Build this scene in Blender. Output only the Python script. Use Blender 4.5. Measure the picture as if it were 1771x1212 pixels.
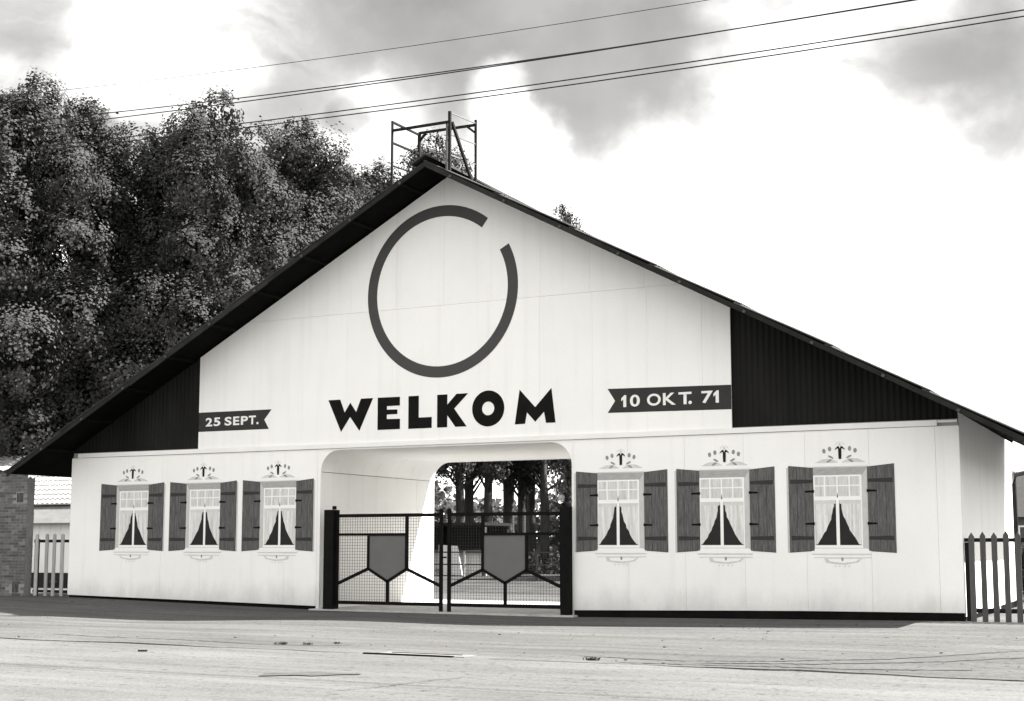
import bpy, bmesh, math, random
import numpy as np
from mathutils import Vector, Matrix
random.seed(7); rng = np.random.default_rng(11)
for o in list(bpy.data.objects): bpy.data.objects.remove(o)
scene = bpy.context.scene
COL = scene.collection
R = math.radians

# ---------------------------------------------------------------- camera
cd = bpy.data.cameras.new('camera'); cam = bpy.data.objects.new('camera', cd); COL.objects.link(cam)
cd.sensor_width = 36; cd.lens = 47.55; cd.shift_y = 0.0423; cd.clip_end = 3000
cam.location = (12.568, -22.478, 1.25); cam.rotation_euler = (R(90 + 6.37), 0, R(26.4))
scene.camera = cam

# ---------------------------------------------------------------- light
SUN = Vector((0.70, 0.45, 1.0)).normalized()
EL = math.asin(SUN.z); AZ = math.atan2(SUN.x, SUN.y)
scene.view_settings.view_transform = 'Standard'; scene.view_settings.look = 'None'
scene.view_settings.gamma = 1.0; scene.cycles.diffuse_bounces = 8; scene.cycles.max_bounces = 10; scene.view_settings.exposure = 2.7
W = bpy.data.worlds.new('World'); scene.world = W; W.use_nodes = True
nt = W.node_tree; nt.nodes.clear()
def N(tree, t, **kw):
    n = tree.nodes.new(t)
    for k, v in kw.items(): setattr(n, k, v)
    return n
def math_node(tree, op, a, b=None, c=None, clamp=False):
    n = N(tree, 'ShaderNodeMath', operation=op, use_clamp=clamp)
    for i, v in enumerate((a, b, c)):
        if v is None: continue
        if isinstance(v, (int, float)): n.inputs[i].default_value = v
        else: tree.links.new(v, n.inputs[i])
    return n.outputs[0]
def build_world():
    L = nt.links
    tc = N(nt, 'ShaderNodeTexCoord'); D = tc.outputs['Generated']
    warp = N(nt, 'ShaderNodeTexNoise'); warp.inputs['Scale'].default_value = 7; warp.inputs['Detail'].default_value = 6; warp.inputs['Roughness'].default_value = .52
    L.new(D, warp.inputs['Vector'])
    vs = N(nt, 'ShaderNodeVectorMath', operation='SUBTRACT'); L.new(warp.outputs['Color'], vs.inputs[0]); vs.inputs[1].default_value = (.5, .5, .5)
    vm = N(nt, 'ShaderNodeVectorMath', operation='SCALE'); L.new(vs.outputs[0], vm.inputs[0]); vm.inputs['Scale'].default_value = .17
    va = N(nt, 'ShaderNodeVectorMath', operation='ADD'); L.new(D, va.inputs[0]); L.new(vm.outputs[0], va.inputs[1])
    nm = N(nt, 'ShaderNodeVectorMath', operation='NORMALIZE'); L.new(va.outputs[0], nm.inputs[0])
    # drifting cloud field over the whole dome
    mp = N(nt, 'ShaderNodeMapping'); mp.inputs['Scale'].default_value = (1, 1, 1.7); mp.inputs['Location'].default_value = (.37, .11, .4); L.new(D, mp.inputs['Vector'])
    fb = N(nt, 'ShaderNodeTexNoise'); fb.inputs['Scale'].default_value = 3.4; fb.inputs['Detail'].default_value = 8; fb.inputs['Roughness'].default_value = .55; fb.inputs['Distortion'].default_value = .35
    L.new(mp.outputs[0], fb.inputs['Vector'])
    cover = math_node(nt, 'MULTIPLY_ADD', fb.outputs['Fac'], 1.15, .22)
    banks = [((-.60, .70, .385), 11, -.14), ((-.20, .91, .37), 11, -.24), ((-.45, .80, .40), 12, -.14), ((-.386, .848, .362), 9.5, -.46), ((-.481, .799, .361), 8.0, -.28), ((-.329, .893, .307), 5.0, -.42), ((-.165, .947, .268), 6.0, -.40),
             ((-.08, .938, .325), 6.5, -.32), ((-.679, .645, .351), 2.4, -.24), ((-.60, .735, .315), 3.5, -.22), ((-.622, .70, .352), 4.0, .34), ((-.232, .947, .205), 8.5, .75),
             ((-.42, .842, .335), 1.8, .50), ((-.502, .801, .322), 2.6, .42), ((-.262, .892, .355), 3.0, .22), ((-.528, .789, .314), 1.6, -.38), ((-.41, .86, .30), 2.2, .45),
             ((-.36, .905, .235), 5.0, .45), ((-.05, .97, .18), 8, .5), ((-.44, .87, .26), 4, .35)]
    for d, rad, amp in banks:
        dp = N(nt, 'ShaderNodeVectorMath', operation='DOT_PRODUCT'); L.new(nm.outputs[0], dp.inputs[0]); dp.inputs[1].default_value = Vector(d).normalized()
        mr = N(nt, 'ShaderNodeMapRange', interpolation_type='SMOOTHSTEP'); L.new(dp.outputs['Value'], mr.inputs['Value'])
        mr.inputs['From Min'].default_value = math.cos(R(rad * 1.25)); mr.inputs['From Max'].default_value = math.cos(R(rad * .35))
        mr.inputs['To Min'].default_value = 0; mr.inputs['To Max'].default_value = amp
        cover = math_node(nt, 'ADD', cover, mr.outputs[0])
    cr = N(nt, 'ShaderNodeMapRange', interpolation_type='SMOOTHSTEP'); L.new(cover, cr.inputs['Value'])
    cr.inputs['From Min'].default_value = -.25; cr.inputs['From Max'].default_value = 1.02
    cov = math_node(nt, 'POWER', cr.outputs[0], 1.6)
    sky = N(nt, 'ShaderNodeTexSky', sky_type='NISHITA', sun_disc=False); sky.sun_elevation = EL; sky.sun_rotation = AZ
    sky.air_density = 1; sky.dust_density = 1.2
    bw = N(nt, 'ShaderNodeRGBToBW'); L.new(sky.outputs[0], bw.inputs[0])
    clear = math_node(nt, 'MULTIPLY', math_node(nt, 'MULTIPLY_ADD', bw.outputs[0], .10, .48), math_node(nt, 'MULTIPLY_ADD', warp.outputs['Fac'], 1.5, .27))
    mp2 = N(nt, 'ShaderNodeMapping'); mp2.inputs['Scale'].default_value = (1, 1, 2.0); mp2.inputs['Location'].default_value = (2.1, .7, 1.3); L.new(nm.outputs[0], mp2.inputs['Vector'])
    sh = N(nt, 'ShaderNodeTexNoise'); sh.inputs['Scale'].default_value = 5.5; sh.inputs['Detail'].default_value = 7; sh.inputs['Roughness'].default_value = .52; L.new(mp2.outputs[0], sh.inputs['Vector'])
    sv = N(nt, 'ShaderNodeMapRange', interpolation_type='SMOOTHSTEP'); L.new(sh.outputs['Fac'], sv.inputs['Value']); sv.inputs['From Min'].default_value = .30; sv.inputs['From Max'].default_value = .62
    sv.inputs['To Min'].default_value = 1.0; sv.inputs['To Max'].default_value = 4.2
    over = N(nt, 'ShaderNodeMapRange', interpolation_type='SMOOTHSTEP'); L.new(cover, over.inputs['Value']); over.inputs['From Min'].default_value = .95; over.inputs['From Max'].default_value = 1.7
    ovm = N(nt, 'ShaderNodeMix', data_type='FLOAT'); L.new(over.outputs[0], ovm.inputs[0]); L.new(sv.outputs[0], ovm.inputs[2]); ovm.inputs[3].default_value = 4.2
    bright = ovm.outputs[0]
    mix = N(nt, 'ShaderNodeMix', data_type='FLOAT'); L.new(cov, mix.inputs[0]); L.new(clear, mix.inputs[2]); L.new(bright, mix.inputs[3])
    tint = N(nt, 'ShaderNodeVectorMath', operation='SCALE'); tint.inputs[0].default_value = (1, .992, .972); L.new(mix.outputs[0], tint.inputs['Scale'])
    bg = N(nt, 'ShaderNodeBackground'); bg.inputs['Strength'].default_value = .1; L.new(tint.outputs[0], bg.inputs['Color'])
    out = N(nt, 'ShaderNodeOutputWorld'); L.new(bg.outputs[0], out.inputs['Surface'])
build_world()
ld = bpy.data.lights.new('sun', 'SUN'); ld.energy = 3.7; ld.angle = R(.53); ld.color = (1, .985, .95)
sun = bpy.data.objects.new('sun', ld); COL.objects.link(sun); sun.rotation_euler = SUN.to_track_quat('Z', 'Y').to_euler(); sun.location = (30, 20, 45)

# ---------------------------------------------------------------- materials
def g(v): return (v, v * .99, v * .965, 1)
MATS = {}
def mat(name, v, var=.12, scale=3.0, stretch=(1, 1, 1), rough=.85, bump=0.0, bscale=40, fine=0.0, fscale=60, spec=.12, rnd=0.0, dirt=None, transl=0.0, metal=0.0):
    m = bpy.data.materials.new(name); m.use_nodes = True; t = m.node_tree; L = t.links
    b = t.nodes['Principled BSDF']; b.inputs['Roughness'].default_value = rough; b.inputs['Specular IOR Level'].default_value = spec; b.inputs['Metallic'].default_value = metal
    geo = N(t, 'ShaderNodeNewGeometry'); mp = N(t, 'ShaderNodeMapping'); mp.inputs['Scale'].default_value = stretch; L.new(geo.outputs['Position'], mp.inputs['Vector'])
    n1 = N(t, 'ShaderNodeTexNoise'); n1.inputs['Scale'].default_value = scale; n1.inputs['Detail'].default_value = 6; n1.inputs['Roughness'].default_value = .6; L.new(mp.outputs[0], n1.inputs['Vector'])
    mr = N(t, 'ShaderNodeMapRange'); L.new(n1.outputs['Fac'], mr.inputs['Value']); mr.inputs['From Min'].default_value = .28; mr.inputs['From Max'].default_value = .72
    mr.inputs['To Min'].default_value = 1 - var; mr.inputs['To Max'].default_value = 1 + var
    val = mr.outputs[0]
    if fine:
        n2 = N(t, 'ShaderNodeTexNoise'); n2.inputs['Scale'].default_value = fscale; n2.inputs['Detail'].default_value = 3; L.new(mp.outputs[0], n2.inputs['Vector'])
        m2 = N(t, 'ShaderNodeMapRange'); L.new(n2.outputs['Fac'], m2.inputs['Value']); m2.inputs['From Min'].default_value = .3; m2.inputs['From Max'].default_value = .7
        m2.inputs['To Min'].default_value = 1 - fine; m2.inputs['To Max'].default_value = 1 + fine
        val = math_node(t, 'MULTIPLY', val, m2.outputs[0])
    if rnd:
        oi = N(t, 'ShaderNodeObjectInfo')
        val = math_node(t, 'MULTIPLY', val, math_node(t, 'MULTIPLY_ADD', oi.outputs['Random'], 2 * rnd, 1 - rnd))
    if dirt:   # splashed mud and run-off on the lowest boards: (height, strength)
        sx = N(t, 'ShaderNodeSeparateXYZ'); L.new(geo.outputs['Position'], sx.inputs[0])
        dn = N(t, 'ShaderNodeTexNoise'); dn.inputs['Scale'].default_value = 1.6; dn.inputs['Detail'].default_value = 7; dn.inputs['Roughness'].default_value = .68
        mp2 = N(t, 'ShaderNodeMapping'); mp2.inputs['Scale'].default_value = (1.6, 1, .7); L.new(geo.outputs['Position'], mp2.inputs['Vector']); L.new(mp2.outputs[0], dn.inputs['Vector'])
        lim = math_node(t, 'MULTIPLY', dn.outputs['Fac'], dirt[0] * 2)
        k = N(t, 'ShaderNodeMapRange', interpolation_type='SMOOTHSTEP'); L.new(math_node(t, 'SUBTRACT', sx.outputs['Z'], lim), k.inputs['Value'])
        k.inputs['From Min'].default_value = -.45; k.inputs['From Max'].default_value = .25; k.inputs['To Min'].default_value = 1 - dirt[1]; k.inputs['To Max'].default_value = 1
        val = math_node(t, 'MULTIPLY', val, k.outputs[0])
        st = N(t, 'ShaderNodeTexNoise'); st.inputs['Scale'].default_value = 1; st.inputs['Detail'].default_value = 5
        mp3 = N(t, 'ShaderNodeMapping'); mp3.inputs['Scale'].default_value = (5, 5, .25); L.new(geo.outputs['Position'], mp3.inputs['Vector']); L.new(mp3.outputs[0], st.inputs['Vector'])
        k2 = N(t, 'ShaderNodeMapRange'); L.new(st.outputs['Fac'], k2.inputs['Value']); k2.inputs['From Min'].default_value = .52; k2.inputs['From Max'].default_value = .8; k2.inputs['To Min'].default_value = 1; k2.inputs['To Max'].default_value = .93
        val = math_node(t, 'MULTIPLY', val, k2.outputs[0])
    sc = N(t, 'ShaderNodeVectorMath', operation='SCALE'); sc.inputs[0].default_value = g(v)[:3]; L.new(val, sc.inputs['Scale'])
    L.new(sc.outputs[0], b.inputs['Base Color'])
    if bump:
        n3 = N(t, 'ShaderNodeTexNoise'); n3.inputs['Scale'].default_value = bscale; n3.inputs['Detail'].default_value = 4; L.new(mp.outputs[0], n3.inputs['Vector'])
        bp = N(t, 'ShaderNodeBump'); bp.inputs['Strength'].default_value = bump; bp.inputs['Distance'].default_value = .02; L.new(n3.outputs['Fac'], bp.inputs['Height']); L.new(bp.outputs[0], b.inputs['Normal'])
    if transl:
        tr = N(t, 'ShaderNodeBsdfTranslucent'); L.new(sc.outputs[0], tr.inputs['Color'])
        mx = N(t, 'ShaderNodeMixShader'); mx.inputs[0].default_value = transl
        L.new(b.outputs[0], mx.inputs[1]); L.new(tr.outputs[0], mx.inputs[2]); L.new(mx.outputs[0], t.nodes['Material Output'].inputs['Surface'])
    MATS[name] = m; return m
M_WALL = mat('white_painted_board', .84, .03, .9, rough=.7, fine=.015, fscale=25, dirt=(.36, .32), rnd=.014, bump=.04, bscale=14)
M_TRIM = mat('white_painted_trim', .80, .05, 2, rough=.7, rnd=.02)
M_GAP = mat('joint_backing', .30, .2, 3)
M_LINING = mat('passage_lining', .85, .03, 1.2, rough=.75, rnd=.015, dirt=(.2, .12))
M_DARKCLAD = mat('dark_stained_sheet', .014, .3, 1.2, (1, 1, .4), rough=.8, rnd=.15, spec=.06)
M_PLINTH = mat('tarred_plinth', .007, .35, 3, spec=.03)
M_ROOF = mat('weathered_roof_sheet', .045, .3, 2, rough=.9, rnd=.15, fine=.15, fscale=18)
M_VERGE = mat('dark_verge_board', .022, .3, 3, rough=.8, rnd=.15, spec=.06)
M_SOFFIT = mat('creosoted_soffit', .006, .3, 3, rough=.9, spec=.03)
M_PURLIN = mat('roof_timber', .009, .3, 6, rough=.8, spec=.03)
M_PURLINEND = mat('pale_timber_end', .07, .3, 8)
M_LETTER = mat('black_sign_paint', .010, .25, 4, rough=.8, spec=.03)
M_RING = mat('grey_sign_paint', .068, .07, 2.5, rough=.8, spec=.05)
M_RIBBON = mat('dark_ribbon_paint', .042, .1, 3, rough=.8, spec=.05)
M_LETTERW = mat('white_sign_paint', .78, .04, 4)
M_SHUTTER = mat('shutter_wood_paint', .100, .5, 2.4, (17, 1, 1.6), rough=.75, fine=.18, fscale=9)
M_BATTEN = mat('batten_paint', .038, .3, 4, (2, 1, 20), rough=.75)
M_IRON = mat('hinge_paint', .008, .2, 8, rough=.8, spec=.03)
M_REVEAL = mat('painted_reveal', .52, .1, 5, (3, 1, 1.5))
M_REVEALD = mat('painted_reveal_top', .36, .22, 5, (1.5, 1, 9))
M_CURTAIN = mat('painted_curtain', .64, .3, 1.5, (13, 1, 1.0), fine=.06, fscale=12)
M_PANE = mat('painted_dark_pane', .027, .2, 4, rough=.8, spec=.05)
M_PANEL = mat('painted_curtain_pane', .58, .26, 2, (12, 1, 1.6))
M_FRAMEW = mat('painted_white_frame', .84, .03, 4)
M_ORN = mat('painted_ornament_grey', .27, .3, 14)
M_ORNL = mat('painted_ornament_pale', .60, .1, 8)
M_ORND = mat('painted_ornament_black', .018, .2, 9)
M_GATE = mat('black_gate_paint', .007, .25, 6, rough=.7, spec=.05)
M_WIRE = mat('galvanised_wire', .045, .2, 8, rough=.5)
M_SHIELD = mat('grey_shield_paint', .13, .06, 3, rough=.6)
M_BRICK = mat('brick', .125, .22, 9, rough=.92, rnd=.38, bump=.3, bscale=60)
M_MORTAR = mat('mortar', .24, .2, 12)
M_PICKETL = mat('weathered_pale_picket', .33, .2, 3, (9, 9, 1), rnd=.12)
M_PICKETD = mat('dark_picket', .08, .25, 3, (12, 12, 1.2), rnd=.15)
M_RAIL = mat('dark_rail', .015, .25, 4, spec=.05)
M_STEEL = mat('dark_steel', .016, .25, 5, rough=.8, spec=.08)
M_PIPEW = mat('pale_pipe', .16, .2, 7)
M_TILE = mat('pale_roof_tile', .30, .22, 5, rough=.85, rnd=.1)
M_SHEETG = mat('pale_grey_sheet', .13, .15, 3)
M_SHEDW = mat('shed_white_board', .70, .1, 2, (6, 1, .6), rnd=.08)
M_DARK = mat('shed_dark', .02, .3, 3)
M_HOUSE = mat('house_brick', .12, .2, 6)
M_HROOF = mat('house_roof', .04, .2, 5)
M_GLASS = mat('window_glass', .03, .2, 3, rough=.1, spec=.6)
M_LEAF = mat('poplar_leaf', .049, .35, .9, rough=.7, spec=.08, transl=.14, fine=.2, fscale=14)
M_LEAF2 = mat('shrub_leaf', .075, .4, 1.2, rough=.55, transl=.35, fine=.35, fscale=14)
M_BARK = mat('bark', .055, .35, 4, (3, 3, .5), rough=.95, bump=.5, bscale=12)
M_WOODPOLE = mat('pole_wood', .06, .2, 4)
M_CABLE = mat('cable', .012, .1, 5)
M_WEED = mat('weed', .05, .3, 30)
M_STAIN = mat('tar_stain', .058, .25, 6, rough=.7)
M_TRACK = mat('worn_tyre_mark', .06, .3, 9)
M_CONC = mat('drain_concrete', .13, .25, 9)
M_YARD = mat('yard_gravel_grass', .045, .45, .5, rough=.95, fine=.35, fscale=7, bump=.5, bscale=5)
M_GROUND = mat('field', .05, .3, .1)
M_FLOOR = mat('passage_concrete', .38, .25, 2.5, fine=.12, fscale=30)

def ground_mat(name, v, streak):
    m = mat(name, v, .2, .55, (.55, 1.1, 1), rough=.95, fine=.2, fscale=38, bump=.55, bscale=60, spec=.08)
    t = m.node_tree; L = t.links; b = t.nodes['Principled BSDF']
    src = b.inputs['Base Color'].links[0].from_socket
    geo = N(t, 'ShaderNodeNewGeometry')
    # long wheel-worn streaks along the road
    mp = N(t, 'ShaderNodeMapping'); mp.inputs['Scale'].default_value = (.10, 1.7, 1); mp.inputs['Rotation'].default_value = (0, 0, R(3)); L.new(geo.outputs['Position'], mp.inputs['Vector'])
    n = N(t, 'ShaderNodeTexNoise'); n.inputs['Scale'].default_value = 1.5; n.inputs['Detail'].default_value = 7; n.inputs['Roughness'].default_value = .62; L.new(mp.outputs[0], n.inputs['Vector'])
    k = N(t, 'ShaderNodeMapRange'); L.new(n.outputs['Fac'], k.inputs['Value']); k.inputs['From Min'].default_value = .35; k.inputs['From Max'].default_value = .68; k.inputs['To Min'].default_value = 1 - streak; k.inputs['To Max'].default_value = 1 + streak * .6
    # sparse cracks
    nw = N(t, 'ShaderNodeTexNoise'); nw.inputs['Scale'].default_value = 2.2; nw.inputs['Detail'].default_value = 5; L.new(geo.outputs['Position'], nw.inputs['Vector'])
    ad = N(t, 'ShaderNodeVectorMath', operation='MULTIPLY_ADD'); L.new(nw.outputs['Color'], ad.inputs[0]); ad.inputs[1].default_value = (.9, .9, 0); L.new(geo.outputs['Position'], ad.inputs[2])
    vo = N(t, 'ShaderNodeTexVoronoi', feature='DISTANCE_TO_EDGE'); vo.inputs['Scale'].default_value = .28; L.new(ad.outputs[0], vo.inputs['Vector'])
    c = N(t, 'ShaderNodeMapRange'); L.new(vo.outputs['Distance'], c.inputs['Value']); c.inputs['From Min'].default_value = .0; c.inputs['From Max'].default_value = .004; c.inputs['To Min'].default_value = .72; c.inputs['To Max'].default_value = 1
    # dark grit and specks
    sp = N(t, 'ShaderNodeTexNoise'); sp.inputs['Scale'].default_value = 9; sp.inputs['Detail'].default_value = 2; L.new(geo.outputs['Position'], sp.inputs['Vector'])
    s = N(t, 'ShaderNodeMapRange'); L.new(sp.outputs['Fac'], s.inputs['Value']); s.inputs['From Min'].default_value = .60; s.inputs['From Max'].default_value = .74; s.inputs['To Min'].default_value = 1; s.inputs['To Max'].default_value = .5
    f = math_node(t, 'MULTIPLY', math_node(t, 'MULTIPLY', k.outputs[0], c.outputs[0]), s.outputs[0])
    sc = N(t, 'ShaderNodeVectorMath', operation='SCALE'); L.new(src, sc.inputs[0]); L.new(f, sc.inputs['Scale']); L.new(sc.outputs[0], b.inputs['Base Color'])
    return m
M_APRON = ground_mat('weathered_forecourt', .082, .26)
M_ROAD = ground_mat('worn_road', .097, .19)

# ---------------------------------------------------------------- mesh helpers
class MB:
    def __init__(s): s.v = []; s.f = []
    def add(s, v, f):
        n = len(s.v); s.v += [tuple(p) for p in v]; s.f += [tuple(i + n for i in q) for q in f]; return s
    def box(s, x0, x1, y0, y1, z0, z1):
        v = [(x0, y0, z0), (x1, y0, z0), (x1, y1, z0), (x0, y1, z0), (x0, y0, z1), (x1, y0, z1), (x1, y1, z1), (x0, y1, z1)]
        return s.add(v, [(0, 3, 2, 1), (4, 5, 6, 7), (0, 1, 5, 4), (1, 2, 6, 5), (2, 3, 7, 6), (3, 0, 4, 7)])
    def prism(s, poly, y0, y1):           # polygon in x,z extruded along y (y0 front)
        n = len(poly); a = sum(poly[i][0] * poly[(i + 1) % n][1] - poly[(i + 1) % n][0] * poly[i][1] for i in range(n))
        if a < 0: poly = poly[::-1]
        v = [(x, y0, z) for x, z in poly] + [(x, y1, z) for x, z in poly]
        return s.add(v, [tuple(range(n)), tuple(range(2 * n - 1, n - 1, -1))] + [(i, i + n, (i + 1) % n + n, (i + 1) % n) for i in range(n)])
    def bar(s, a, b, w, h=None, up=(0, 0, 1)):  # rectangular bar between two points
        a = Vector(a); b = Vector(b); d = (b - a).normalized(); h = h or w
        u = Vector(up); 
        if abs(d.dot(u)) > .95: u = Vector((0, 1, 0))
        x = d.cross(u).normalized(); y = x.cross(d).normalized()
        v = []
        for p in (a, b):
            for i, j in ((-1, -1), (1, -1), (1, 1), (-1, 1)): v.append(p + x * (i * w / 2) + y * (j * h / 2))
        return s.add(v, [(0, 1, 2, 3), (7, 6, 5, 4)] + [(i, i + 4, (i + 1) % 4 + 4, (i + 1) % 4) for i in range(4)])
    def tube(s, pts, rad, seg=8):
        n = len(pts); pts = [Vector(p) for p in pts]; rads = rad if isinstance(rad, (list, tuple)) else [rad] * n; v = []; f = []
        for i, p in enumerate(pts):
            d = (pts[min(i + 1, n - 1)] - pts[max(i - 1, 0)]).normalized(); u = Vector((0, 0, 1)) if abs(d.z) < .9 else Vector((1, 0, 0))
            x = d.cross(u).normalized(); y = x.cross(d)
            for k in range(seg):
                t = 2 * math.pi * k / seg; v.append(p + (x * math.cos(t) + y * math.sin(t)) * rads[i])
        for i in range(n - 1):
            for k in range(seg): f.append((i * seg + k, i * seg + (k + 1) % seg, (i + 1) * seg + (k + 1) % seg, (i + 1) * seg + k))
        f.append(tuple(range(seg - 1, -1, -1))); f.append(tuple(range((n - 1) * seg, n * seg)))
        return s.add(v, f)
    def build(s, name, m, parent=None, smooth=False):
        me = bpy.data.meshes.new(name); me.from_pydata(s.v, [], s.f); me.update()
        bm = bmesh.new(); bm.from_mesh(me); bmesh.ops.recalc_face_normals(bm, faces=bm.faces); bm.to_mesh(me); bm.free()
        if smooth: me.polygons.foreach_set('use_smooth', [True] * len(me.polygons))
        me.materials.append(m)
        o = bpy.data.objects.new(name, me); COL.objects.link(o)
        if parent: o.parent = parent
        return o
def tag(o, label=None, cat=None, group=None, kind=None):
    if label: o['label'] = label
    if cat: o['category'] = cat
    if group: o['group'] = group
    if kind: o['kind'] = kind
    return o
def thing(name, label, cat, loc=(0, 0, 0), group=None):
    o = bpy.data.objects.new(name, None); COL.objects.link(o); o.location = loc; o.empty_display_size = .2
    return tag(o, label, cat, group)
def inst(me, name, parent, loc=(0, 0, 0), rot=(0, 0, 0), scale=(1, 1, 1)):
    o = bpy.data.objects.new(name, me); COL.objects.link(o); o.parent = parent; o.location = loc; o.rotation_euler = rot; o.scale = scale; return o
def P(poly, y0, y1, name, m, parent): return MB().prism(poly, y0, y1).build(name, m, parent)
def clip(poly, a, b, c):                  # keep a*x + b*z <= c
    out = []
    for i in range(len(poly)):
        p, q = poly[i], poly[(i + 1) % len(poly)]; dp = a * p[0] + b * p[1] - c; dq = a * q[0] + b * q[1] - c
        if dp <= 0: out.append(p)
        if (dp < 0 < dq) or (dq < 0 < dp):
            t = dp / (dp - dq); out.append((p[0] + t * (q[0] - p[0]), p[1] + t * (q[1] - p[1])))
    return out
def interp(x, xs, ys): return float(np.interp(x, xs, ys))

# ---------------------------------------------------------------- ground
def h0(x): return interp(x, [-10, -9.4, -3, 2.6, 9.4, 11], [.12, .115, -.025, -.035, .055, .06])
def gz(x, y):
    if y >= 0:
        k = max(0, 1 - y / 8); return h0(x) * k - .02 * (1 - k)
    t = min(1, max(0, (y + 9) / 9)); t = t * t * (3 - 2 * t)
    bump = .035 * math.exp(-((x + .3) / 1.6) ** 2 - ((y + 3.2) / 1.6) ** 2) - .03 * math.exp(-((x + 3.5) / 2) ** 2 - ((y + 4.5) / 1.6) ** 2)
    return h0(x) * t + (.006 + .006 * math.sin(x * .6 + 2) + .004 * math.sin(x * 2.3)) * (1 - t) + bump
def grid(name, xs, ys, fn, m, kind='structure'):
    v = [(x, y, fn(x, y)) for y in ys for x in xs]; n = len(xs)
    f = [(j * n + i, j * n + i + 1, (j + 1) * n + i + 1, (j + 1) * n + i) for j in range(len(ys) - 1) for i in range(n - 1)]
    o = MB().add(v, f).build(name, m, smooth=True); o['kind'] = kind
    return o
tag(MB().add([(-900, -400, -.16), (900, -400, -.16), (900, 1400, -.16), (-900, 1400, -.16)], [(0, 1, 2, 3)]).build('ground', M_GROUND), kind='structure')
def edge(x): return -9.02 + .05 * math.sin(x * .9) + .03 * math.sin(x * 2.7 + 1) + .02 * math.sin(x * 7.1) + .012 * math.sin(x * 17)
xs = list(np.linspace(-34, 34, 273)); ys = list(np.linspace(0, 1, 55))
v = []; f = []; n = len(xs)
for t in ys:
    for x in xs:
        y = edge(x) + t * (9 - edge(x)); v.append((x, y, gz(x, y)))
for j in range(len(ys) - 1):
    for i in range(n - 1): f.append((j * n + i, j * n + i + 1, (j + 1) * n + i + 1, (j + 1) * n + i))
k = len(v)                                   # broken front edge of the forecourt
for x in xs: v.append((x, edge(x) - .015, -.03))
for i in range(n - 1): f.append((i, k + i, k + i + 1, i + 1))
fc = MB().add(v, f).build('forecourt', M_APRON); fc['kind'] = 'structure'
grid('road', np.linspace(-160, 160, 161), np.linspace(-34, -8.8, 14), lambda x, y: .004 * math.sin(x * .8 + y), M_ROAD)
grid('yard', np.linspace(-70, 60, 66), np.linspace(8.6, 90, 42), lambda x, y: -.045 + .02 * math.sin(x * .7) * math.sin(y * .5), M_YARD)
grid('rear_paving', np.linspace(.4, 6, 7), np.linspace(4.6, 5.5, 3), lambda x, y: gz(x, y) + .012, M_FLOOR)
# stain, crack and tyre marks lying on the road
def sheet(name, pts, m, z=None):
    vv = [(x, y, (gz(x, y) if y > -8.9 else .003) + .006) for x, y in pts]
    o = MB().add(vv, [tuple(range(len(vv)))]).build(name, m); o['kind'] = 'structure'; return o
def ribbon(name, path, w, m):
    vv = []; ff = []
    P_ = []
    for i in range(len(path) - 1):
        for t in np.linspace(0, 1, 24, endpoint=(i == len(path) - 2)): P_.append((path[i][0] * (1 - t) + path[i + 1][0] * t, path[i][1] * (1 - t) + path[i + 1][1] * t))
    for i, (x, y) in enumerate(P_):
        a = P_[max(0, i - 1)]; b = P_[min(len(P_) - 1, i + 1)]; d = Vector((b[0] - a[0], b[1] - a[1])).normalized(); nn = Vector((-d.y, d.x))
        e = min(1, min(i, len(P_) - 1 - i) / 6); ww = w * e * random.uniform(.35, 1); off = random.uniform(-.25, .25) * w
        for s in (-1, 1):
            px = x + nn.x * (s * ww / 2 + off); py = y + nn.y * (s * ww / 2 + off); vv.append((px, py, (gz(px, py) if py > edge(px) else .004) + .006))
    ff = [(2 * i, 2 * i + 1, 2 * i + 3, 2 * i + 2) for i in range(len(P_) - 1)]
    o = MB().add(vv, ff).build(name, m); o['kind'] = 'structure'; return o
sheet('tar_stain', [(4.85 + .42 * math.cos(t) * (1 + .2 * math.sin(3 * t + 1)), -11.45 + .2 * math.cos(t) + .2 * math.sin(t) * (1 + .35 * math.sin(5 * t))) for t in np.linspace(0, 6.28, 40, endpoint=False)], M_STAIN)
ribbon('road_crack', [(5.9, -12.6), (6.1, -12.1), (6.25, -11.3), (6.5, -10.8)], .03, M_STAIN)
ribbon('road_crack', [(7.2, -10.9), (8.3, -10.4), (9.6, -10.3)], .02, M_STAIN)
ribbon('tyre_mark', [(6.2, -8.3), (7.6, -8.4), (8.6, -8.1), (9.6, -7.3), (10.9, -5.4)], .10, M_TRACK)
ribbon('tyre_mark', [(7.8, -8.6), (9.0, -8.3), (10.1, -7.4), (11.4, -5.9)], .12, M_TRACK)
ribbon('tyre_mark', [(6.9, -8.85), (8.2, -8.8), (9.4, -8.7), (10.8, -8.1)], .09, M_TRACK)
ribbon('tyre_mark', [(-2, -8.2), (.4, -8.3), (2.3, -8.4), (3.3, -8.0)], .06, M_TRACK)

# ---------------------------------------------------------------- gatehouse
GH = thing('gatehouse', 'white boarded gatehouse with a wide dark gable roof, painted windows and an open passage', 'gatehouse')
SL = .535; XL, XR = -9.46, 9.38
def ztop(x): return 8.37 - SL * abs(x)
def zb(x): return interp(x, [-9.46, -2.92, 2.64, 6.7, 9.38], [.165, .05, .085, .16, .18])
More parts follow.
